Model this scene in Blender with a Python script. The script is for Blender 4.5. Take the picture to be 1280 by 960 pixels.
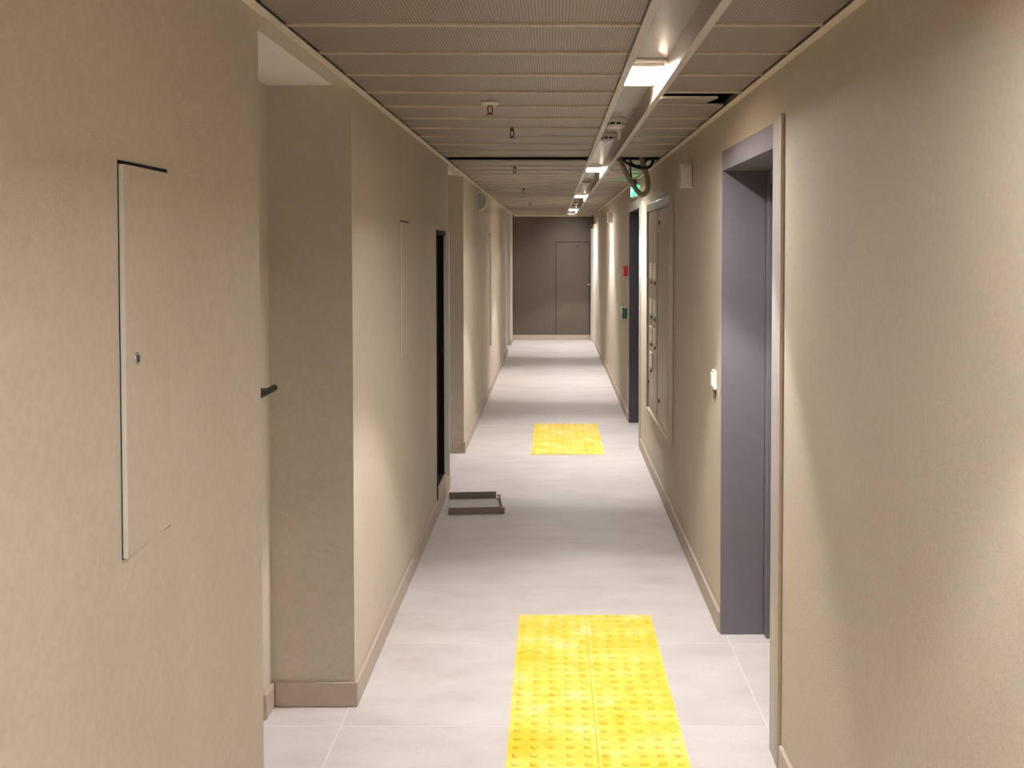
import bpy, bmesh, math, random
from mathutils import Vector, Matrix
random.seed(7)
for o in list(bpy.data.objects): bpy.data.objects.remove(o)
scene = bpy.context.scene
COL = scene.collection

# ------------------------------------------------------------ camera
F = 1331.0; HC = 1.683; PITCH = math.atan(41.0 / F)
cd = bpy.data.cameras.new('camera'); cam = bpy.data.objects.new('camera', cd); COL.objects.link(cam)
cam.location = (0, 0, HC); cam.rotation_euler = (math.pi / 2 - PITCH, 0, 0)
cd.sensor_width = 36.0; cd.lens = 36.0 * F / 1280.0
cd.shift_x = -(691 - 640) / 1280.0; cd.shift_y = -(480 - 350) / 1280.0
cd.clip_start = 0.05; cd.clip_end = 100
scene.camera = cam

# ------------------------------------------------------------ world, exposure
w = bpy.data.worlds.new('world'); scene.world = w; w.use_nodes = True
w.node_tree.nodes['Background'].inputs[0].default_value = (0.9, 0.85, 0.8, 1)
w.node_tree.nodes['Background'].inputs[1].default_value = 0.02
vs = scene.view_settings
vs.view_transform = 'Standard'; vs.look = 'None'; vs.gamma = 1; vs.use_curve_mapping = False
vs.exposure = 0.85
SPOT_W = 66.0          # narrow-beam module in each luminaire
GLOW = 100.0            # emission of each luminaire's diffuser


# ------------------------------------------------------------ dimensions
XL, XR = -0.727, 0.735          # corridor faces
XB = -1.03                      # back of the door alcoves
Y0, YE = -4.0, 19.30            # corridor ends
ZC = 2.27                       # suspended ceiling
ZS = 2.72                       # slab
ALC = [(2.64, 3.86), (7.40, 8.66), (17.0, 18.2)]
CH0, CH1 = 0.255, 0.395         # light channel inner faces
LAMPS = [-2.4, 1.0, 3.95, 8.72, 13.30, 18.0]  # first two are unseen, added to brighten the near walls

# ------------------------------------------------------------ materials
def srgb(r, g, b):
    f = lambda c: (c / 255 / 12.92) if c / 255 <= 0.04045 else ((c / 255 + 0.055) / 1.055) ** 2.4
    return (f(r), f(g), f(b), 1)
class NT:
    def __init__(s, name):
        s.m = bpy.data.materials.new(name); s.m.use_nodes = True
        s.t = s.m.node_tree; s.b = s.t.nodes['Principled BSDF']
    def n(s, typ, **kw):
        d = s.t.nodes.new(typ)
        for k, v in kw.items():
            if k in d.inputs.keys(): d.inputs[k].default_value = v
            else: setattr(d, k, v)
        return d
    def l(s, a, b): s.t.links.new(a, b)
    def coord(s, out='Object', scale=(1, 1, 1)):
        c = s.n('ShaderNodeTexCoord'); mp = s.n('ShaderNodeMapping'); mp.inputs['Scale'].default_value = scale
        s.l(c.outputs[out], mp.inputs[0]); return mp.outputs[0]
    def noise(s, vec, scale, detail=4, rough=.55):
        d = s.n('ShaderNodeTexNoise'); d.inputs['Scale'].default_value = scale
        d.inputs['Detail'].default_value = detail; d.inputs['Roughness'].default_value = rough
        s.l(vec, d.inputs['Vector']); return d.outputs['Fac']
    def ramp(s, fac, stops):
        r = s.n('ShaderNodeValToRGB'); e = r.color_ramp.elements
        while len(e) < len(stops): e.new(0.5)
        for i, (p, c) in enumerate(stops): e[i].position = p; e[i].color = c
        s.l(fac, r.inputs[0]); return r.outputs[0]
    def bump(s, h, strength, dist):
        d = s.n('ShaderNodeBump'); d.inputs['Strength'].default_value = strength; d.inputs['Distance'].default_value = dist
        s.l(h, d.inputs['Height']); s.l(d.outputs[0], s.b.inputs['Normal'])
    def mix(s, fac, a, b):
        d = s.n('ShaderNodeMix', data_type='RGBA')
        (s.l(fac, d.inputs[0]) if not isinstance(fac, float) else setattr(d.inputs[0], 'default_value', fac))
        for v, i in ((a, 6), (b, 7)):
            if isinstance(v, tuple): d.inputs[i].default_value = v
            else: s.l(v, d.inputs[i])
        return d.outputs[2]
def plain(name, c, rough=.5, metal=0.0, var=.06, nscale=30, bump=0.0, spec=.5):
    t = NT(name); v = t.coord(); n = t.noise(v, nscale)
    c0 = tuple(x * (1 - var) for x in c[:3]) + (1,); c1 = tuple(min(1, x * (1 + var)) for x in c[:3]) + (1,)
    t.l(t.ramp(n, [(.3, c0), (.7, c1)]), t.b.inputs['Base Color'])
    t.b.inputs['Roughness'].default_value = rough; t.b.inputs['Metallic'].default_value = metal
    t.b.inputs['Specular IOR Level'].default_value = spec
    if bump: t.bump(n, bump, .002)
    return t.m
def emit(name, c, strength):
    t = NT(name); t.b.inputs['Base Color'].default_value = c; t.b.inputs['Emission Color'].default_value = c
    t.b.inputs['Emission Strength'].default_value = strength; return t.m

def wall_mat():
    t = NT('textured_wall_paint'); v = t.coord()
    fine = t.noise(v, 190, 3, .6); mid = t.noise(v, 60, 4, .6); big = t.noise(v, 1.7, 3)
    a = t.ramp(big, [(.3, srgb(199, 187, 169)), (.7, srgb(207, 196, 179))])
    b = t.ramp(mid, [(.3, (.94, .94, .94, 1)), (.7, (1.04, 1.04, 1.04, 1))])
    m = t.n('ShaderNodeMix', data_type='RGBA', blend_type='MULTIPLY'); m.inputs[0].default_value = 1
    t.l(a, m.inputs[6]); t.l(b, m.inputs[7]); t.l(m.outputs[2], t.b.inputs['Base Color'])
    t.b.inputs['Roughness'].default_value = .72; t.b.inputs['Specular IOR Level'].default_value = .3
    t.bump(fine, .42, .003); return t.m
def tile_mat():
    t = NT('pale_stone_tile'); v = t.coord(scale=(1, 1.7, 1)); oi = t.n('ShaderNodeObjectInfo')
    va = t.n('ShaderNodeVectorMath', operation='ADD'); sc = t.n('ShaderNodeVectorMath', operation='SCALE')
    t.l(oi.outputs['Location'], sc.inputs[0]); sc.inputs['Scale'].default_value = 3.1
    t.l(v, va.inputs[0]); t.l(sc.outputs[0], va.inputs[1])
    n = t.noise(va.outputs[0], 2.6, 8, .62); n2 = t.noise(va.outputs[0], 55, 3)
    a = t.ramp(n, [(.28, srgb(199, 189, 185)), (.5, srgb(211, 202, 199)), (.72, srgb(220, 212, 210))])
    b = t.ramp(n2, [(.3, (.96, .96, .96, 1)), (.7, (1.02, 1.02, 1.02, 1))])
    m = t.n('ShaderNodeMix', data_type='RGBA', blend_type='MULTIPLY'); m.inputs[0].default_value = 1
    t.l(a, m.inputs[6]); t.l(b, m.inputs[7]); t.l(m.outputs[2], t.b.inputs['Base Color'])
    t.b.inputs['Roughness'].default_value = .5; t.b.inputs['Specular IOR Level'].default_value = .35
    t.bump(n2, .08, .002); return t.m
def perforated_mat():
    t = NT('perforated_taupe_metal'); c = t.n('ShaderNodeTexCoord'); s = t.n('ShaderNodeSeparateXYZ'); t.l(c.outputs['Object'], s.inputs[0])
    k = 2 * math.pi / 0.0085
    def sn(o):
        a = t.n('ShaderNodeMath', operation='MULTIPLY'); a.inputs[1].default_value = k; t.l(o, a.inputs[0])
        b = t.n('ShaderNodeMath', operation='SINE'); t.l(a.outputs[0], b.inputs[0]); return b.outputs[0]
    p = t.n('ShaderNodeMath', operation='ADD'); t.l(sn(s.outputs[0]), p.inputs[0]); t.l(sn(s.outputs[1]), p.inputs[1])
    col = t.ramp(p.outputs[0], [(.40, srgb(162, 149, 133)), (.85, srgb(76, 67, 59))])
    t.l(col, t.b.inputs['Base Color']); t.b.inputs['Roughness'].default_value = .42
    t.b.inputs['Specular IOR Level'].default_value = .5
    return t.m
def yellow_mat():
    t = NT('worn_yellow_tactile'); c = t.n('ShaderNodeNewGeometry')
    n = t.noise(c.outputs['Position'], 5.5, 5, .6); n2 = t.noise(c.outputs['Position'], 26, 4, .6)
    a = t.ramp(n, [(.36, srgb(240, 208, 40)), (.54, srgb(247, 226, 92)), (.70, srgb(248, 235, 158))])
    b = t.ramp(n2, [(.30, srgb(226, 184, 40)), (.52, (1, 1, 1, 1))])
    m = t.n('ShaderNodeMix', data_type='RGBA', blend_type='MULTIPLY'); m.inputs[0].default_value = .35
    t.l(a, m.inputs[6]); t.l(b, m.inputs[7]); t.l(m.outputs[2], t.b.inputs['Base Color'])
    t.b.inputs['Roughness'].default_value = .5; return t.m

M = dict(
    wall=wall_mat(), tile=tile_mat(), perf=perforated_mat(), yellow=yellow_mat(),
    grout=plain('pale_grout', srgb(236, 230, 226), .9),
    skirt=plain('beige_skirting', srgb(188, 172, 156), .55),
    margin=plain('plain_taupe_metal', srgb(222, 209, 188), .42),
    white=plain('white_paint', srgb(242, 238, 230), .6, var=.02),
    plastic=plain('white_plastic', srgb(228, 222, 210), .4, var=.02),
    slab=plain('dark_concrete', srgb(46, 40, 36), .9, var=.2, nscale=6),
    channel=plain('satin_grey_channel', srgb(196, 192, 188), .26, .5, var=.01),
    side=plain('beige_channel_side', srgb(166, 152, 136), .35, .1, var=.03),
    bronze=plain('dark_bronze', srgb(70, 46, 36), .45, .5),
    trim=plain('pale_trim', srgb(214, 200, 178), .5),
    flange=plain('light_grey_flange', srgb(205, 197, 186), .4, .1, var=.02),
    grey=plain('grey_violet_paint', srgb(116, 110, 116), .42, var=.04),
    greyedge=plain('pale_grey_edge', srgb(176, 174, 172), .4, var=.03),
    dark=plain('dark_blue_grey_paint', srgb(62, 60, 68), .4, var=.05),
    black=plain('black_plastic', srgb(18, 17, 18), .45, var=.1),
    shade_black=plain('dark_niche_shade', srgb(14, 12, 12), .9, var=.2),  # near-black stands in for the shade inside the niche and gaps
    cab=plain('taupe_steel', srgb(168, 154, 138), .36, .25, var=.03),
    steel=plain('brushed_steel', srgb(190, 188, 184), .28, .9, var=.03),
    copper=plain('copper', srgb(150, 72, 42), .35, .8, var=.1),
    hose=plain('grey_corrugated_hose', srgb(176, 164, 146), .6, var=.05),
    red=plain('red_plastic', srgb(178, 28, 24), .4), greenp=plain('dark_green_plastic', srgb(14, 84, 58), .4),
    tray=plain('brown_tray_metal', srgb(126, 112, 97), .5, .1), trayin=plain('pale_grey_tray_bottom', srgb(198, 194, 188), .45),
    pane=plain('pale_meter_window', srgb(212, 210, 214), .2),
    endwall=plain('taupe_end_door', srgb(98, 86, 75), .6, var=.05, nscale=4),
    glow=emit('lamp_diffuser', (1, .98, .95, 1), GLOW),
    exitg=emit('exit_sign_green', (.02, .62, .22, 1), 2.6), exitw=emit('exit_sign_white', (.7, 1, .8, 1), .9),
    rubber=plain('black_cable', srgb(22, 20, 20), .5),
)

# ------------------------------------------------------------ mesh helpers
class MB:
    def __init__(s): s.v = []; s.f = []; s.smooth = []
    def face_set(s, vs_, fs, sm=False):
        b = len(s.v); s.v += [Vector(v) for v in vs_]
        for f in fs: s.f.append([b + i for i in f]); s.smooth.append(sm)
        return s
    def box(s, x0, x1, y0, y1, z0, z1, bev=0.0):
        if x0 > x1: x0, x1 = x1, x0
        if bev <= 0:
            vv = [(x, y, z) for z in (z0, z1) for y in (y0, y1) for x in (x0, x1)]
            return s.face_set(vv, [(0, 2, 3, 1), (4, 5, 7, 6), (0, 1, 5, 4), (2, 6, 7, 3), (0, 4, 6, 2), (1, 3, 7, 5)])
        bm = bmesh.new(); bmesh.ops.create_cube(bm, size=1)
        for v in bm.verts: v.co = ((x0 + x1) / 2 + v.co.x * (x1 - x0), (y0 + y1) / 2 + v.co.y * (y1 - y0), (z0 + z1) / 2 + v.co.z * (z1 - z0))
        bmesh.ops.bevel(bm, geom=bm.edges[:], offset=bev, segments=2, affect='EDGES', profile=.5)
        bm.verts.index_update()
        s.face_set([v.co.copy() for v in bm.verts], [[v.index for v in f.verts] for f in bm.faces]); bm.free(); return s
    def prism(s, prof, axis, a, b, sm=False):
        """closed 2D profile extruded along axis from a to b; prof lies in the other two axes, in xyz order"""
        n = len(prof)
        def P(p, t): return (t, p[0], p[1]) if axis == 'x' else ((p[0], t, p[1]) if axis == 'y' else (p[0], p[1], t))
        vv = [P(p, a) for p in prof] + [P(p, b) for p in prof]
        s.face_set(vv, [[i, (i + 1) % n, n + (i + 1) % n, n + i] for i in range(n)], sm)
        s.face_set([P(p, a) for p in prof], [list(range(n))[::-1]]); s.face_set([P(p, b) for p in prof], [list(range(n))])
        return s
    def lathe(s, c, prof, n=24, axis='z', sm=True):
        """prof = [(r, h)] revolved about an axis through c"""
        vv = []
        for r, h in prof:
            for i in range(n):
                a = 2 * math.pi * i / n; x, y = r * math.cos(a), r * math.sin(a)
                p = (x, y, h) if axis == 'z' else ((h, x, y) if axis == 'x' else (x, h, y))
                vv.append((c[0] + p[0], c[1] + p[1], c[2] + p[2]))
        fs = [[j * n + i, j * n + (i + 1) % n, (j + 1) * n + (i + 1) % n, (j + 1) * n + i] for j in range(len(prof) - 1) for i in range(n)]
        s.face_set(vv, fs, sm)
        k = len(vv); 
        if prof[0][0] > 0: s.face_set(vv[:n], [list(range(n))[::-1]])
        if prof[-1][0] > 0: s.face_set(vv[-n:], [list(range(n))])
        return s
    def tube(s, pts, r, n=10, sub=8, ripple=0.0):
        P = [Vector(p) for p in pts]; path = []
        for i in range(len(P) - 1):
            p0 = P[max(i - 1, 0)]; p1 = P[i]; p2 = P[i + 1]; p3 = P[min(i + 2, len(P) - 1)]
            for k in range(sub):
                t = k / sub
                path.append(.5 * ((2 * p1) + (p2 - p0) * t + (2 * p0 - 5 * p1 + 4 * p2 - p3) * t * t + (3 * p1 - p0 - 3 * p2 + p3) * t ** 3))
        path.append(P[-1]); vv = []; nrm = None
        for i, p in enumerate(path):
            d = (path[min(i + 1, len(path) - 1)] - path[max(i - 1, 0)]).normalized()
            if nrm is None: nrm = d.orthogonal().normalized()
            nrm = (nrm - d * nrm.dot(d)).normalized(); bn = d.cross(nrm)
            rr = r * (1 + (ripple if i % 2 else -ripple))
            vv += [p + rr * (math.cos(2 * math.pi * k / n) * nrm + math.sin(2 * math.pi * k / n) * bn) for k in range(n)]
        fs = [[j * n + i, j * n + (i + 1) % n, (j + 1) * n + (i + 1) % n, (j + 1) * n + i] for j in range(len(path) - 1) for i in range(n)]
        s.face_set(vv, fs, True); s.face_set(vv[:n], [list(range(n))[::-1]]); s.face_set(vv[-n:], [list(range(n))]); return s
    def mesh(s, name, mats, off=Vector((0, 0, 0)), mi=None):
        me = bpy.data.meshes.new(name)
        me.from_pydata([tuple(v - off) for v in s.v], [], s.f)
        for m in (mats if isinstance(mats, list) else [mats]): me.materials.append(m)
        bm = bmesh.new(); bm.from_mesh(me); bmesh.ops.recalc_face_normals(bm, faces=bm.faces); bm.to_mesh(me); bm.free()
        for p, sm in zip(me.polygons, s.smooth): p.use_smooth = sm
        if mi:
            for p, k in zip(me.polygons, mi): p.material_index = k
        return me
    def build(s, name, mat, parent=None, mi=None):
        off = wloc(parent) if parent else Vector((0, 0, 0))
        o = bpy.data.objects.new(name, s.mesh(name, mat, off, mi)); COL.objects.link(o)
        if parent: o.parent = parent
        return o
def wloc(o):
    v = Vector(o.location)
    while o.parent: o = o.parent; v += Vector(o.location)
    return v
def box(name, mat, parent, *a, bev=0.0): return MB().box(*a, bev=bev).build(name, mat, parent)
def tag(o, label=None, cat=None, group=None, kind=None):
    if label: o['label'] = label
    if cat: o['category'] = cat
    if group: o['group'] = group
    if kind: o['kind'] = kind
    return o
def empty(name, loc, label=None, cat=None, group=None, kind=None):
    o = bpy.data.objects.new(name, None); COL.objects.link(o); o.location = loc; o.empty_display_size = .1
    return tag(o, label, cat, group, kind)
def inst(name, me, loc, parent=None, rot=None):
    o = bpy.data.objects.new(name, me); COL.objects.link(o)
    o.location = Vector(loc) - (wloc(parent) if parent else Vector((0, 0, 0))); o.parent = parent
    if rot: o.rotation_euler = rot
    return o

# ============================================================ STRUCTURE
# ---- floor
floor = empty('floor', (0, 0, 0), 'pale stone tiled corridor floor with thin light joints', 'floor', kind='structure')
box('screed', M['grout'], floor, XB - .2, 1.2, Y0 - .2, YE + .2, -.06, -.0004)
PY = .7835; FX0, FX1 = -.7455, .7535
tile_c = MB().box(-(FX1 - FX0) / 2 + .0015, (FX1 - FX0) / 2 - .0015, -PY / 2 + .002, PY / 2 - .002, -.012, 0).mesh('tile', M['tile'])
tile_l = MB().box(-.15, .1485, -PY / 2 + .002, PY / 2 - .002, -.012, 0).mesh('tile', M['tile'])
tile_r = MB().box(-.1485, .15, -PY / 2 + .002, PY / 2 - .002, -.012, 0).mesh('tile', M['tile'])
k0 = int((Y0 - 4.478) / PY) - 1
yc = 4.478 + k0 * PY + PY / 2
while yc - PY / 2 < YE:
    inst('tile', tile_c, ((FX0 + FX1) / 2, yc, 0), floor)
    if any(a - PY / 2 < yc < b + PY / 2 for a, b in ALC): inst('tile', tile_l, (FX0 - .15, yc, 0), floor)
    if any(a - PY / 2 < yc < b + PY / 2 for a, b in ((3.42, 4.6), (8.9, 10.2))): inst('tile', tile_r, (FX1 + .15, yc, 0), floor)
    yc += PY

# ---- walls
NY0, NY1, NZ0, NZ1 = 6.64, 7.16, .16, 1.79          # open service niche in the left wall
wl = MB()
ys = [Y0]
for a, b in ALC: ys += [a, b]
ys.append(YE)
for i in range(0, len(ys), 2):
    a, b = ys[i], ys[i + 1]
    if a < NY0 < b:
        wl.box(XB, XL, a, NY0, 0, ZS); wl.box(XB, XL, NY1, b, 0, ZS)
        wl.box(XB, XL, NY0, NY1, 0, NZ0); wl.box(XB, XL, NY0, NY1, NZ1, ZS)
    else: wl.box(XB, XL, a, b, 0, ZS)
wl.box(XB - .12, XB, Y0, YE, 0, ZS)
tag(wl.build('wall_left', M['wall']), 'beige textured left corridor wall with recessed door alcoves', 'wall', kind='structure')
D1 = (3.42, 4.60, 2.095); D2 = (8.90, 10.20, 2.10)
wr = MB()
wr.box(XR, 1.15, Y0, D1[0], 0, ZS).box(XR, 1.15, D1[1], D2[0], 0, ZS).box(XR, 1.15, D2[1], YE, 0, ZS)
for d in (D1, D2):
    wr.box(XR, 1.15, d[0], d[1], d[2], ZS); wr.box(1.06, 1.15, d[0], d[1], 0, d[2])
tag(wr.build('wall_right', M['wall']), 'beige textured right corridor wall with doorways', 'wall', kind='structure')
tag(box('wall_end', M['endwall'], None, XB - .12, 1.15, YE, YE + .15, 0, ZS), 'taupe wall closing the far end of the corridor', 'wall', kind='structure')
tag(box('wall_back', M['wall'], None, XB - .12, 1.15, Y0 - .15, Y0, 0, ZS), 'beige wall closing the corridor behind the viewer', 'wall', kind='structure')

# ---- skirting tiles
def skirting(name, runs, label):
    e = empty(name, (0, 0, 0), label, 'baseboard', kind='structure')
    for (axis, c, a, b, side) in runs:      # axis 'y': face at x=c running a..b ; side = +1 if it projects to +
        L = .7835; n = max(1, round((b - a) / L)); st = (b - a) / n
        for i in range(n):
            p, q = a + i * st + .001, a + (i + 1) * st - .001
            lo, hi = (c, c + .013 * side) if side > 0 else (c + .013 * side, c)
            if axis == 'y': MB().box(lo, hi, p, q, 0.001, .09, bev=.002).build('skirting_tile', M['skirt'], e)
            else: MB().box(p, q, lo, hi, 0.001, .09, bev=.002).build('skirting_tile', M['skirt'], e)
runs = []
for i in range(0, len(ys), 2): runs.append(('y', XL, ys[i], ys[i + 1], 1))
for a, b in ALC:
    runs.append(('x', b, XB + .013, XL + .013, -1)); runs.append(('x', a, XB + .013, XL + .013, 1)); runs.append(('y', XB, b - .12, b - .013, 1))
skirting('baseboard_left', runs, 'beige tile skirting along the left wall')
skirting('baseboard_right', [('y', XR, Y0, D1[0] - .06, -1), ('y', XR, D1[1] + .005, D2[0] - .05, -1), ('y', XR, D2[1] + .02, 18.15, -1)], 'beige tile skirting along the right wall')
skirting('baseboard_end', [('x', YE, XL + .013, XR - .013, -1)], 'beige skirting under the far end wall')

# ---- suspended ceiling
ceil = empty('ceiling', (0, 0, ZC), 'suspended ceiling of perforated taupe metal panels', 'ceiling', kind='structure')
box('slab', M['slab'], ceil, XB - .12, 1.15, Y0 + .001, YE + .1, ZS, ZS + .12)
PP = .405
def panel_mesh(w_):
    h = PP / 2 - .0004; g = .010; d = .007
    mb = MB(); x0, x1 = -w_ / 2, w_ / 2
    mb.box(x0, x1, -h, h, 0, .009)                     # perforated tray
    n0 = len(mb.f)
    mb.box(x0, x1, h - g, h, -d, .0005)                # folded lip that shows as a light line
    me = mb.mesh('panel', [M['perf'], M['margin']])
    for k, p in enumerate(me.polygons): p.material_index = 0 if (k < n0 and abs(p.normal.z) > .9) else 1
    return me
LW0, LW1 = XL + .027, CH0 - .02; RW0, RW1 = CH1 + .02, XR - .027
pl = panel_mesh(LW1 - LW0); pr = panel_mesh(RW1 - RW0); ps = panel_mesh(RW1 - RW0 - .08)
yk = 2.821 - 16 * PP + PP / 2
i = 0
while yk < YE + .3:
    if yk - PP / 2 > Y0 - .01:
        skipL = 6.87 < yk - PP / 2 + .02 < 7.20
        skipR = 6.87 < yk - PP / 2 + .02 < 7.20
        if not skipL: inst('panel', pl, ((LW0 + LW1) / 2, yk, ZC), ceil)
        if not skipR:
            if abs(yk - 4.2385) < .1:      # slipped panel
                inst('panel', ps, ((RW0 + RW1) / 2 - .04, yk + .03, ZC - .006), ceil, (math.radians(4.5), 0, 0))
            else: inst('panel', pr, ((RW0 + RW1) / 2, yk, ZC), ceil)
    yk += PP
# dark strips put in as shade above the ceiling, then the perimeter angles
for x0, x1 in ((XL + .0005, XL + .006), (XR - .006, XR - .0005)): box('plenum_shade', M['slab'], ceil, x0, x1, Y0, YE, ZC + .034, ZS)
for nm, x0, x1 in (('wall_angle', XL, XL + .028), ('wall_angle', XR - .028, XR)):
    m_ = MB().box(x0, x1, Y0, YE, ZC - .010, ZC - .008)
    if x0 < 0: m_.box(XL, XL + .003, Y0, YE, ZC - .008, ZC + .03)
    else: m_.box(XR - .003, XR, Y0, YE, ZC - .008, ZC + .03)
    m_.build(nm, M['margin'], ceil)
box('end_rail', M['margin'], ceil, XL + .03, XR - .03, YE - .16, YE - .02, ZC - .035, ZC - .006)
# headers and white plaster soffits over the alcoves
for a, b in ALC:
    box('alcove_header', M['wall'], ceil, XL - .055, XL, a, b, ZC - .012, ZS)
    box('alcove_soffit', M['white'], ceil, XB, XL - .055, a, b, ZC - .004, ZC + .05)

# ---- light channel
chn = empty('light_channel', (.325, 6.6, ZC), 'long grey metal channel recessed in the corridor ceiling, holding the lamps', 'light channel')
ZT = ZC + .066
box('top_plate', M['channel'], chn, CH0 - .002, CH1 + .002, Y0, YE - .2, ZT, ZT + .003)
box('side_plate', M['side'], chn, CH0 - .003, CH0, Y0, YE - .2, ZC - .009, ZT)
box('side_plate', M['side'], chn, CH1, CH1 + .003, Y0, YE - .2, ZC - .009, ZT)
box('flange', M['flange'], chn, CH0 - .024, CH0, Y0, YE - .2, ZC - .011, ZC - .008)
box('flange', M['flange'], chn, CH1, CH1 + .024, Y0, YE - .2, ZC - .011, ZC - .008)
box('end_cap', M['channel'], chn, CH0, CH1, YE - .2, YE - .196, ZC - .004, ZT)

ORD = ['unseen, added behind the viewer to brighten the near walls', 'unseen, added above the viewer to brighten the near walls', 'nearest, largest', 'second', 'third', 'farthest, smallest']
for i, y in enumerate(LAMPS):
    lab = ('bright white recessed lamp in the ceiling channel, ' + ORD[i] + ('' if i < 2 else ' of the lit ones in view'))
    L = empty('recessed_lamp', (.325, y, ZT), lab, 'lamp', 'lamps in the ceiling channel')
    box('housing', M['plastic'], L, CH0 + .001, CH1 - .001, y - .25, y + .25, ZT - .012, ZT - .001, bev=.003)
    box('diffuser', M['glow'], L, CH0 + .008, CH1 - .008, y - .20, y + .20, ZT - .016, ZT - .0125)
    box('end_bezel', M['plastic'], L, CH0 + .004, CH1 - .004, y - .235, y - .205, ZT - .024, ZT - .0125, bev=.003)
    box('end_bezel', M['plastic'], L, CH0 + .004, CH1 - .004, y + .205, y + .235, ZT - .024, ZT - .0125, bev=.003)
    sd = bpy.data.lights.new('beam', 'SPOT'); so = bpy.data.objects.new('beam', sd); COL.objects.link(so)
    sd.energy = SPOT_W if y > 3 else SPOT_W * .55; sd.color = (1, .985, .97); sd.spot_size = math.radians(84); sd.spot_blend = .30; sd.shadow_soft_size = .03
    so.parent = L; so.location = (0, 0, -.035)

# ============================================================ TACTILE PAVING
TW = .3
def tactile(y_far, n, x0, label, studs_sep):
    T = empty('tactile_paving', (x0 + .3, y_far - .3 * n, 0), label, 'tactile paving')
    tm = MB().box(-.1492, .1492, -.2992, .2992, 0.0002, .0042).mesh('tile', M['yellow'])
    th = MB().box(-.1492, .1492, -.1492, .1492, 0.0002, .0042).mesh('tile', M['yellow'])
    dm = MB().lathe((0, 0, 0), [(.0140, 0), (.0125, .0042), (.0090, .0062), (0, .0064)], 14, sm=True).mesh('stud', M['yellow'])
    box('bed', M['tray'], T, x0 + .0006, x0 + .5994, y_far - n * .6 + .0006, y_far - .0006, .0001, .0008)
    left = n * .6; y = y_far
    while left > .05:
        L = .6 if left > .45 else .3
        for c in (0, 1):
            xc = x0 + .15 + .3 * c; ycen = y - L / 2
            t = inst('tile', tm if L == .6 else th, (xc, ycen, 0), T)
            pts = [(xc - .12 + .06 * i, ycen - L / 2 + .03 + .06 * j) for i in range(5) for j in range(int(round(L / .06)))]
            if studs_sep:
                for px, py in pts: inst('stud', dm, (px, py, .0042), t)
            else:
                mb = MB()
                for px, py in pts: mb.lathe((px, py, .0042), [(.0135, 0), (.0085, .005), (0, .0052)], 8)
                s_ = mb.build('studs', M['yellow'], t); s_['kind'] = 'stuff'
        y -= L; left -= L
tactile(4.817, 2.5, -.152, 'large yellow tactile paving strip with raised studs on the near floor', True)
tactile(10.094, 2.5, -.175, 'yellow tactile paving strip farther down beside the dark doorway', False)

# ============================================================ LEFT WALL THINGS
# doors in the alcoves
for k, (a, b) in enumerate(ALC):
    d = empty('door_%d' % (k + 1), (XB, (a + b) / 2, 0), 'dark grey flat door set in a left wall alcove', 'door', kind='structure')
    box('frame', M['dark'], d, XB + .001, XB + .018, a + .03, b - .23, 0.002, 2.10)
    leaf = box('leaf', M['grey'], d, XB + .018, XB + .03, a + .09, b - .26, .008, 2.04, bev=.003)
    hy = b - .30
    MB().lathe((XB + .03, hy, 1.20), [(.026, 0), (.026, .008), (.012, .010), (.010, .045), (0, .046)], 20, axis='x').build('rose', M['black'], leaf)
    MB().tube([(XB + .072, hy + .09, 1.20), (XB + .074, hy + .03, 1.20), (XB + .074, hy - .06, 1.20), (XB + .073, hy - .12, 1.199)], .0115, 12).build('handle', M['black'], leaf)

def hatch(y0, y1, z0, z1, ajar, label, edge=True, lock=None):
    h = empty('access_hatch', (XL, (y0 + y1) / 2, (z0 + z1) / 2), label, 'hatch', 'access hatches in the left wall')
    g = .006
    # thin dark reveal behind the leaf
    box('reveal', M['shade_black'], h, XL + .0003, XL + .0012, y0 - g * .4, y1, z0 - g * .4, z1 + g)
    t0, t1 = XL + .0014, XL + .0014
    prof = [(XL + .0012, y0), (XL + .0012 + ajar, y0), (XL + .002, y1), (XL + .0012, y1)]
    mb = MB().prism(prof, 'z', z0, z1 - .001)
    lf = mb.build('leaf', [M['wall'], M['white']], h)
    for p in lf.data.polygons:
        if p.normal.y < -.9: p.material_index = 1
    if lock:
        ly, lz = lock; lx = XL + .0012 + ajar * (y1 - ly) / (y1 - y0)
        l_ = MB().lathe((lx - .0005, ly, lz), [(.011, 0), (.011, .003), (.008, .0035), (0, .0035)], 18, axis='x').build('lock', M['steel'], lf)
        box('key_slot', M['black'], lf, lx + .003, lx + .0036, ly - .0022, ly + .0022, lz - .006, lz + .006)
    return h
hatch(1.784, 2.009, 1.157, 1.823, .0085, 'beige access hatch slightly ajar with white edge and round lock, near left wall', lock=(1.835, 1.491))
hatch(5.075, 5.36, 1.144, 1.805, .004, 'small flush beige access hatch on the left wall before the open niche')
hatch(12.24, 12.70, .55, 1.84, .016, 'tall beige access hatch standing ajar on the far left wall')

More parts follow.
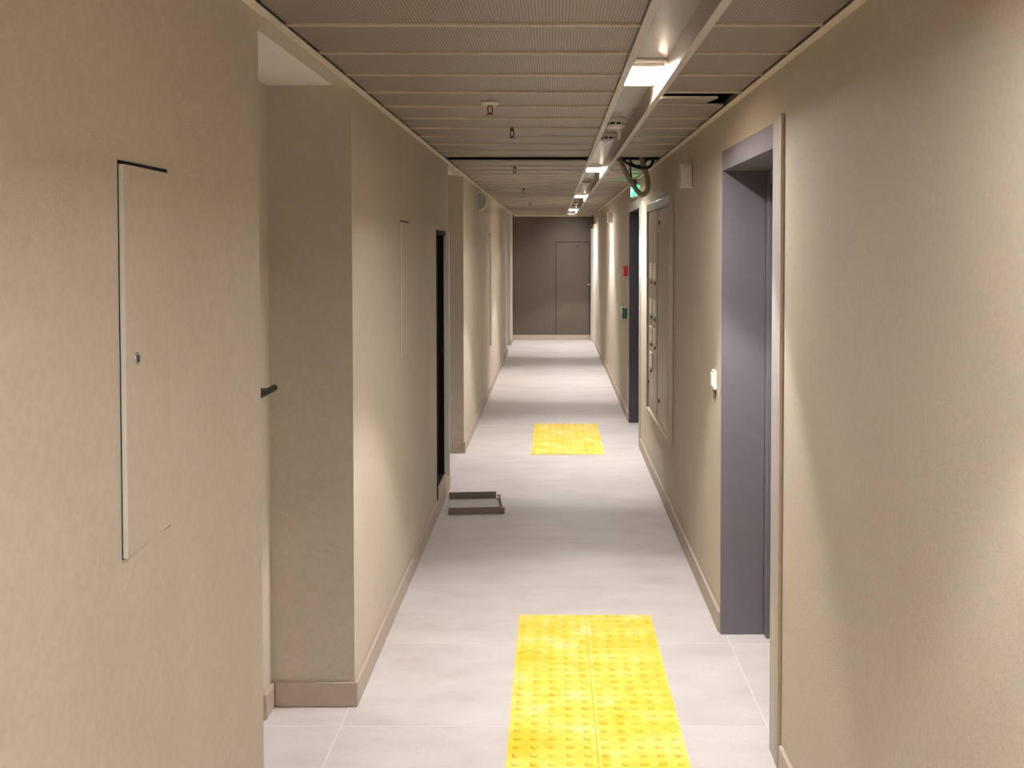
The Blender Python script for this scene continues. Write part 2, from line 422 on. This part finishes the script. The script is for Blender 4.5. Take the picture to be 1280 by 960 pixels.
# open service niche
nf = empty('service_niche', (XL, (NY0 + NY1) / 2, NZ0), 'open black service niche with pale frame in the left wall', 'niche')
nb = MB().box(XB + .004, XB + .01, NY0, NY1, NZ0, NZ1).box(XB + .004, XL - .002, NY0, NY0 + .004, NZ0, NZ1).box(XB + .004, XL - .002, NY1 - .004, NY1, NZ0, NZ1)
nb.box(XB + .004, XL - .002, NY0, NY1, NZ1 - .004, NZ1).box(XB + .004, XL - .002, NY0, NY1, NZ0, NZ0 + .004)
nb.build('lining', M['shade_black'], nf)
box('frame_post', M['white'], nf, XL - .006, XL + .031, NY1 - .012, NY1 + .02, NZ0 - .02, NZ1 - .005, bev=.003)
box('frame_post', M['shade_black'], nf, XL - .03, XL + .006, NY0 - .004, NY0 + .022, .092, NZ1, bev=.002)
box('frame_head', M['shade_black'], nf, XL - .03, XL + .006, NY0, NY1, NZ1 - .03, NZ1, bev=.002)
box('catch', M['steel'], nf, XL - .006, XL + .004, NY1 - .045, NY1 - .03, .98, 1.0)
for y, r, nm in ((6.93, .035, 'riser_pipe'), (7.04, .026, 'riser_pipe')):
    p_ = MB().lathe((XL - .12, y, NZ0 + .005), [(r, 0), (r, .5), (r * 1.35, .51), (r * 1.35, .57), (r, .58), (r, 1.0), (r * 1.35, 1.01), (r * 1.35, 1.07), (r, 1.08), (r, NZ1 - NZ0 - .012)], 16).build(nm, M['dark'])
    tag(p_, 'dark riser pipe inside the open service niche, ' + ('nearer' if y < 7 else 'farther') + ' of two', 'pipe', 'riser pipes in the niche')

# tray on the floor
T = empty('metal_cover_tray', (-.505, 6.87, 0), 'shallow brown metal cover tray lying on the floor by the left wall', 'tray')
T.rotation_euler = (0, 0, math.radians(5))
def tpart(nm, mat, *a):
    o = bpy.data.objects.new(nm, MB().box(*a, bev=.0015).mesh(nm, mat)); COL.objects.link(o); o.parent = T; return o
tpart('bottom', M['trayin'], -.17, .165, -.195, .195, .002, .006)
tpart('flange', M['tray'], -.17, .165, -.2, -.192, .002, .042)
tpart('flange', M['tray'], -.17, .145, .192, .2, .002, .05)
tpart('flange', M['tray'], .163, .172, -.2, .2, .002, .03)
tpart('lip', M['tray'], .172, .184, -.205, -.16, .002, .034)
tpart('lip', M['tray'], .148, .172, .14, .2, .026, .03)

# half-round loudspeaker
S = empty('wall_speaker', (XL, 10.47, 2.132), 'pale half-round loudspeaker high on the left wall', 'speaker')
arc = [(XL + .001, 2.132 + .09)] + [(XL + .001 + .082 * math.sin(math.pi * i / 20), 2.132 + .09 * math.cos(math.pi * i / 20)) for i in range(1, 20)] + [(XL + .001, 2.132 - .09)]
MB().prism(arc, 'y', 10.43, 10.56, True).build('body', M['plastic'], S)
def sc_(p, f): return (XL + .001 + (p[0] - XL - .001) * f, 2.132 + (p[1] - 2.132) * f)
MB().prism([sc_(p, .9) for p in arc], 'y', 10.426, 10.4295).build('grille', M['greyedge'], S)
MB().prism([sc_(p, .9) for p in arc], 'y', 10.5605, 10.564).build('grille', M['greyedge'], S)

# ============================================================ RIGHT WALL THINGS
# near portal
d = empty('door_5', (XR, 4.0, 0), 'deep grey metal door portal in the right wall', 'door', kind='structure')
y0, y1, zt = D1
JX = .915
box('jamb', M['grey'], d, XR - .006, JX, y1 - .02, y1 - .001, .002, zt - .002, bev=.002)
box('jamb', M['grey'], d, XR + .002, JX, y0 + .001, y0 + .10, .002, zt - .002, bev=.002)
box('casing', M['greyedge'], d, XR - .010, XR + .002, y0 + .012, y0 + .10, .002, zt, bev=.002)
box('edge_trim', M['skirt'], d, XR - .012, XR - .0005, y0 - .035, y0 + .012, .001, zt + .012, bev=.002)
box('head', M['grey'], d, XR - .006, JX, y0 + .1, y1 - .02, zt - .085, zt - .001, bev=.002)
box('inner_frame', M['grey'], d, JX + .001, .985, y1 - .075, y1 - .002, .002, zt - .002, bev=.003)
box('inner_frame', M['grey'], d, JX + .001, .985, y0 + .1, y1 - .075, zt - .14, zt - .002, bev=.003)
leaf = box('leaf', M['dark'], d, .985, 1.02, y0 + .1, y1 - .075, .008, zt - .14, bev=.002)
MB().tube([(.98, y0 + .18, 1.02), (.945, y0 + .18, 1.02), (.94, y0 + .20, 1.02), (.94, y0 + .30, 1.02)], .009, 10).build('handle', M['steel'], leaf)

# call switch
s = empty('call_switch', (XR, 4.78, 1.08), 'small white wall switch just past the grey door portal', 'switch')
box('back_box', M['plastic'], s, XR - .016, XR - .001, 4.745, 4.825, 1.045, 1.13, bev=.004)
box('rocker', M['white'], s, XR - .021, XR - .0155, 4.757, 4.813, 1.058, 1.117, bev=.002)
MB().prism([(4.775, 1.044), (4.795, 1.044), (4.787, .998), (4.783, .998)], 'x', XR - .012, XR - .001).build('switch_shadow', M['tray'], s)  # pointed brown piece stands in for the shadow below the switch

# louvred sensor boxes
def vent(y, z, label):
    v = empty('louvred_box', (XR, y, z), label, 'sensor', 'louvred sensor boxes on the right wall')
    box('body', M['cab'], v, XR - .052, XR - .001, y + .004, y + .074, z - .056, z + .056, bev=.003)  # darker body colour puts the shade between the louvres
    for i in range(9):
        zz = z - .048 + i * .012
        MB().prism([(XR - .060, zz - .006), (XR - .060, zz + .002), (XR - .048, zz + .006), (XR - .048, zz + .001)], 'y', y, y + .078).build('louvre', M['plastic'], v)
        MB().prism([(y - .004, zz - .006), (y - .004, zz + .002), (y + .006, zz + .006), (y + .006, zz + .001)], 'x', XR - .058, XR - .006).build('louvre', M['plastic'], v)
    box('cap', M['plastic'], v, XR - .062, XR - .001, y - .003, y + .08, z + .056, z + .061, bev=.001)
    box('cap', M['plastic'], v, XR - .062, XR - .001, y - .003, y + .08, z - .061, z - .056, bev=.001)
vent(5.60, 2.058, 'white louvred sensor box on the right wall, nearer and larger')
vent(13.10, 2.045, 'white louvred sensor box on the right wall, farther and smaller')

# meter cabinet
c = empty('meter_cabinet', (XR, 7.25, .45), 'taupe steel meter cabinet with two doors and small windows in the right wall', 'cabinet')
a, b, z0, z1 = 6.50, 8.02, .455, 2.0
for nm, q in (('frame_rail', (a, b, z1 - .055, z1)), ('frame_rail', (a, b, z0, z0 + .03)), ('frame_stile', (a, a + .045, z0 + .03, z1 - .055)), ('frame_stile', (b - .03, b, z0 + .03, z1 - .055))):
    box(nm, M['greyedge'] if q[2] > 1.5 else M['skirt'], c, XR - .030, XR - .0005, *q, bev=.003)
nd = box('door', M['cab'], c, XR - .012, XR - .0008, a + .047, 7.335, z0 + .033, z1 - .058, bev=.002)
fd = box('door', M['cab'], c, XR - .016, XR - .0008, 7.338, b - .032, z0 + .033, z1 - .058, bev=.002)
for y_, z_ in ((7.2, .64), (7.2, 1.85)):
    MB().lathe((XR - .0125, y_, z_), [(.014, 0), (.014, -.006), (0, -.007)], 14, axis='x').build('lock', M['black'], nd)
MB().lathe((XR - .0165, 7.93, .68), [(.012, 0), (.012, -.005), (0, -.006)], 14, axis='x').build('lock', M['black'], fd)
for z_, cols in ((1.51, (0, 1)), (1.255, (0, 1)), (1.055, (0, 1)), (.865, (0,))):
    for q in cols:
        yy = 7.70 - .27 * q
        wv = box('meter_window', M['plastic'], fd, XR - .026, XR - .0165, yy - .07, yy + .11, z_ - .055, z_ + .055, bev=.002)
        for zz in (-.08,):
            MB().lathe((XR - .0165, yy + .02, z_ + zz), [(.011, 0), (.011, -.008), (0, -.009)], 12, axis='x').build('breaker_knob', M['dark'], fd)

# dark doorway to the stairs
d = empty('door_6', (XR, 9.5, 0), 'dark blue-grey doorway under the green exit sign', 'door', kind='structure')
y0, y1, zt = D2
box('jamb', M['dark'], d, XR - .006, .90, y1 - .05, y1 - .001, .002, zt - .002, bev=.002)
box('jamb', M['dark'], d, XR + .002, .90, y0 + .001, y0 + .05, .002, zt - .002, bev=.002)
box('casing', M['greyedge'], d, XR - .010, XR + .002, y0 - .03, y0 + .055, .002, zt + .005, bev=.002)
box('casing', M['greyedge'], d, XR - .010, XR + .002, y0 + .055, y1 + .01, zt - .085, zt + .005, bev=.002)
box('casing', M['greyedge'], d, XR - .008, XR - .0062, y1 - .02, y1 + .012, .002, zt - .085)
box('head', M['dark'], d, XR + .003, .90, y0 + .05, y1 - .05, zt - .085, zt - .002, bev=.002)
leaf = box('leaf', M['dark'], d, .90, .94, y0 + .05, y1 - .05, .008, zt - .085, bev=.002)
MB().tube([(.899, y0 + .15, 1.02), (.865, y0 + .15, 1.02), (.86, y0 + .17, 1.02), (.86, y0 + .27, 1.02)], .009, 10).build('handle', M['steel'], leaf)

# exit sign
e = empty('exit_sign', (XR, 9.2, 2.16), 'small lit green emergency exit sign above the dark doorway', 'sign')
box('housing', M['plastic'], e, XR - .045, XR - .001, 9.02, 9.42, 2.115, 2.215, bev=.003)
fx = XR - .0455
box('face', M['exitg'], e, fx - .003, fx, 9.03, 9.41, 2.123, 2.207)
box('end_face', M['exitg'], e, XR - .040, XR - .006, 9.0165, 9.0195, 2.123, 2.207)
def pic(polys, nm):
    mb = MB()
    for pg in polys: mb.prism(pg, 'x', fx - .0042, fx - .0031)
    mb.build(nm, M['exitw'], e)
pic([[(9.34, 2.13), (9.40, 2.13), (9.40, 2.20), (9.34, 2.20)]], 'door_symbol')
pic([[(9.285, 2.19), (9.297, 2.19), (9.297, 2.202), (9.285, 2.202)], [(9.262, 2.16), (9.282, 2.187), (9.292, 2.183), (9.275, 2.155)],
     [(9.268, 2.158), (9.300, 2.147), (9.303, 2.130), (9.296, 2.130), (9.292, 2.143), (9.262, 2.150)], [(9.262, 2.158), (9.250, 2.140), (9.230, 2.136), (9.232, 2.130), (9.254, 2.133), (9.272, 2.152)],
     [(9.280, 2.184), (9.300, 2.172), (9.314, 2.178), (9.314, 2.172), (9.300, 2.165), (9.278, 2.176)]], 'running_figure')
pic([[(9.08, 2.160), (9.15, 2.160), (9.15, 2.172), (9.08, 2.172)], [(9.15, 2.145), (9.185, 2.166), (9.15, 2.187)]], 'arrow')

# fire call point and green release button
f = empty('fire_call_point', (XR, 10.42, 1.456), 'red fire alarm call point beside the dark doorway', 'alarm')
box('body', M['red'], f, XR - .045, XR - .001, 10.36, 10.46, 1.40, 1.50, bev=.005)
box('plate', M['plastic'], f, XR - .048, XR - .0455, 10.385, 10.435, 1.425, 1.475)
g = empty('release_button', (XR, 10.55, 1.03), 'dark green door release button low beside the dark doorway', 'button')
box('body', M['greenp'], g, XR - .05, XR - .001, 10.46, 10.55, .98, 1.085, bev=.005)
box('push_plate', M['plastic'], g, XR - .056, XR - .0505, 10.48, 10.53, 1.03, 1.07, bev=.002)
box('side_contact', M['plastic'], g, XR - .06, XR - .001, 10.56, 10.61, 1.065, 1.09, bev=.002)

# ============================================================ FAR END
d = empty('door_7', (.36, YE, 0), 'flush taupe door leaf in the far end wall', 'door', kind='structure')
box('reveal', M['shade_black'], d, .052, .672, YE - .0012, YE - .0004, .092, 1.782)
lf = box('leaf', M['endwall'], d, .062, .662, YE - .005, YE - .0014, .094, 1.772, bev=.001)
MB().lathe((.449, YE - .0045, 1.70), [(.018, 0), (.018, -.006), (0, -.008)], 14, axis='y').build('peephole', M['black'], lf)
d = empty('door_8', (XR, 18.7, 0), 'white door edge standing ajar at the far right corner', 'door', kind='structure')
box('frame', M['white'], d, XR - .02, XR - .0005, 18.20, 18.27, .002, 2.03, bev=.002)
box('frame', M['white'], d, XR - .02, XR - .0005, 18.20, 19.26, 2.03, 2.08, bev=.002)
lf = MB().prism([(XR - .012, 18.28), (XR - .002, 18.28), (XR - .012, 19.2), (XR - .052, 19.2)], 'z', .008, 2.02).build('leaf', M['white'], d)
MB().tube([(XR - .05, 19.1, 1.015), (XR - .10, 19.1, 1.015), (XR - .105, 19.08, 1.015), (XR - .105, 18.98, 1.015)], .010, 10).build('handle', M['steel'], lf)

# ============================================================ CEILING THINGS
def sprinkler(x, y, s, rose, label):
    q = empty('sprinkler', (x, y, ZC), label, 'sprinkler', 'ceiling sprinklers')
    zc = ZC; cm = M['copper'] if rose else M['bronze']
    if rose: MB().lathe((x, y, zc), [(.022, 0), (.040, -.001), (.040, -.006), (.024, -.016), (.022, 0)], 28).build('escutcheon', M['plastic'], q)
    MB().lathe((x, y, zc), [(.011, .02), (.011, -.012), (.008, -.013), (.008, -.018), (0, -.018)], 14).build('stem', cm, q)
    for k in (-1, 1): MB().tube([(x + k * .007, y, zc - .015), (x + k * .009, y, zc - .027), (x + k * .008, y, zc - .040), (x, y, zc - .047)], .0026, 8, 4).build('yoke_arm', cm, q)
    MB().lathe((x, y, zc), [(.004, -.046), (.017, -.049), (.017, -.051), (0, -.051)], 16).build('deflector', cm, q)
sprinkler(-.254, 4.33, 1, True, 'copper sprinkler head in a white rose, nearest on the ceiling')
sprinkler(-.20, 5.25, 1, False, 'bare copper sprinkler head, second from the viewer')
sprinkler(-.275, 7.72, 1, False, 'bare copper sprinkler head just past the dark ceiling gap')
sprinkler(-.29, 10.6, 1, False, 'bare copper sprinkler head, second past the dark ceiling gap')
sprinkler(-.295, 13.8, 1, False, 'bare copper sprinkler head, farthest along the ceiling')

def detector(y, r, label, stem=False):
    q = empty('smoke_detector', (.315, y, ZT), label, 'detector', 'smoke detectors in the ceiling channel')
    x = .318
    MB().lathe((x, y, ZT), [(r, -.0005), (r, -.016), (r * .93, -.02)], 32).build('base', M['plastic'], q)
    MB().lathe((x, y, ZT), [(r * .72, -.02), (r * .72, -.031)], 28).build('sensor_gap', M['black'], q)
    for i in range(8):
        a = i * math.pi / 4
        bx, by = x + math.cos(a) * r * .76, y + math.sin(a) * r * .76
        box('rib', M['plastic'], q, bx - .004, bx + .004, by - .004, by + .004, ZT - .032, ZT - .019)
    MB().lathe((x, y, ZT), [(r * .86, -.031), (r * .84, -.038), (r * .5, -.046), (0, -.047)], 28).build('cap', M['plastic'], q)
    if stem: MB().tube([(x + .02, y + .02, ZT - .04), (x + .024, y + .02, ZT - .07), (x + .022, y + .03, ZT - .10)], .006, 8, 4).build('test_stem', M['plastic'], q)
detector(5.45, .058, 'white smoke detector in the ceiling channel, nearest', True)
detector(6.15, .050, 'white smoke detector in the ceiling channel, second')
detector(10.3, .055, 'white smoke detector in the ceiling channel, third')
detector(15.0, .055, 'white smoke detector in the ceiling channel, farthest')

# hanging conduit and cables at the missing panel
tag(MB().tube([(.455, 7.13, 2.40), (.445, 7.12, 2.29), (.485, 7.1, 2.18), (.55, 7.1, 2.075), (.588, 7.1, 2.033), (.62, 7.1, 2.048), (.634, 7.11, 2.10), (.625, 7.14, 2.18), (.60, 7.16, 2.26), (.585, 7.18, 2.38)], .0175, 12, 12, .05).build('conduit', M['hose']),
    'grey corrugated conduit hanging in a loop from the open ceiling gap', 'conduit')
tag(MB().tube([(.43, 7.05, 2.32), (.47, 7.05, 2.255), (.53, 7.05, 2.218), (.60, 7.05, 2.205), (.65, 7.06, 2.225), (.68, 7.08, 2.31)], .009, 10).build('cable', M['rubber']),
    'thick black cable sagging from the open ceiling gap behind the conduit', 'cable', 'cables in the ceiling gap')
tag(MB().tube([(.50, 7.22, 2.36), (.52, 7.22, 2.27), (.56, 7.22, 2.235), (.62, 7.22, 2.25), (.66, 7.22, 2.36)], .007, 10).build('cable', M['rubber']),
    'thinner black cable in the open ceiling gap, higher up', 'cable', 'cables in the ceiling gap')
tag(MB().tube([(.535, 7.45, 2.30), (.55, 7.44, 2.16), (.575, 7.43, 2.145), (.578, 7.43, 2.08)], .006, 8).build('cable', M['rubber']),
    'short black cable end dangling inside the conduit loop', 'cable', 'cables in the ceiling gap')
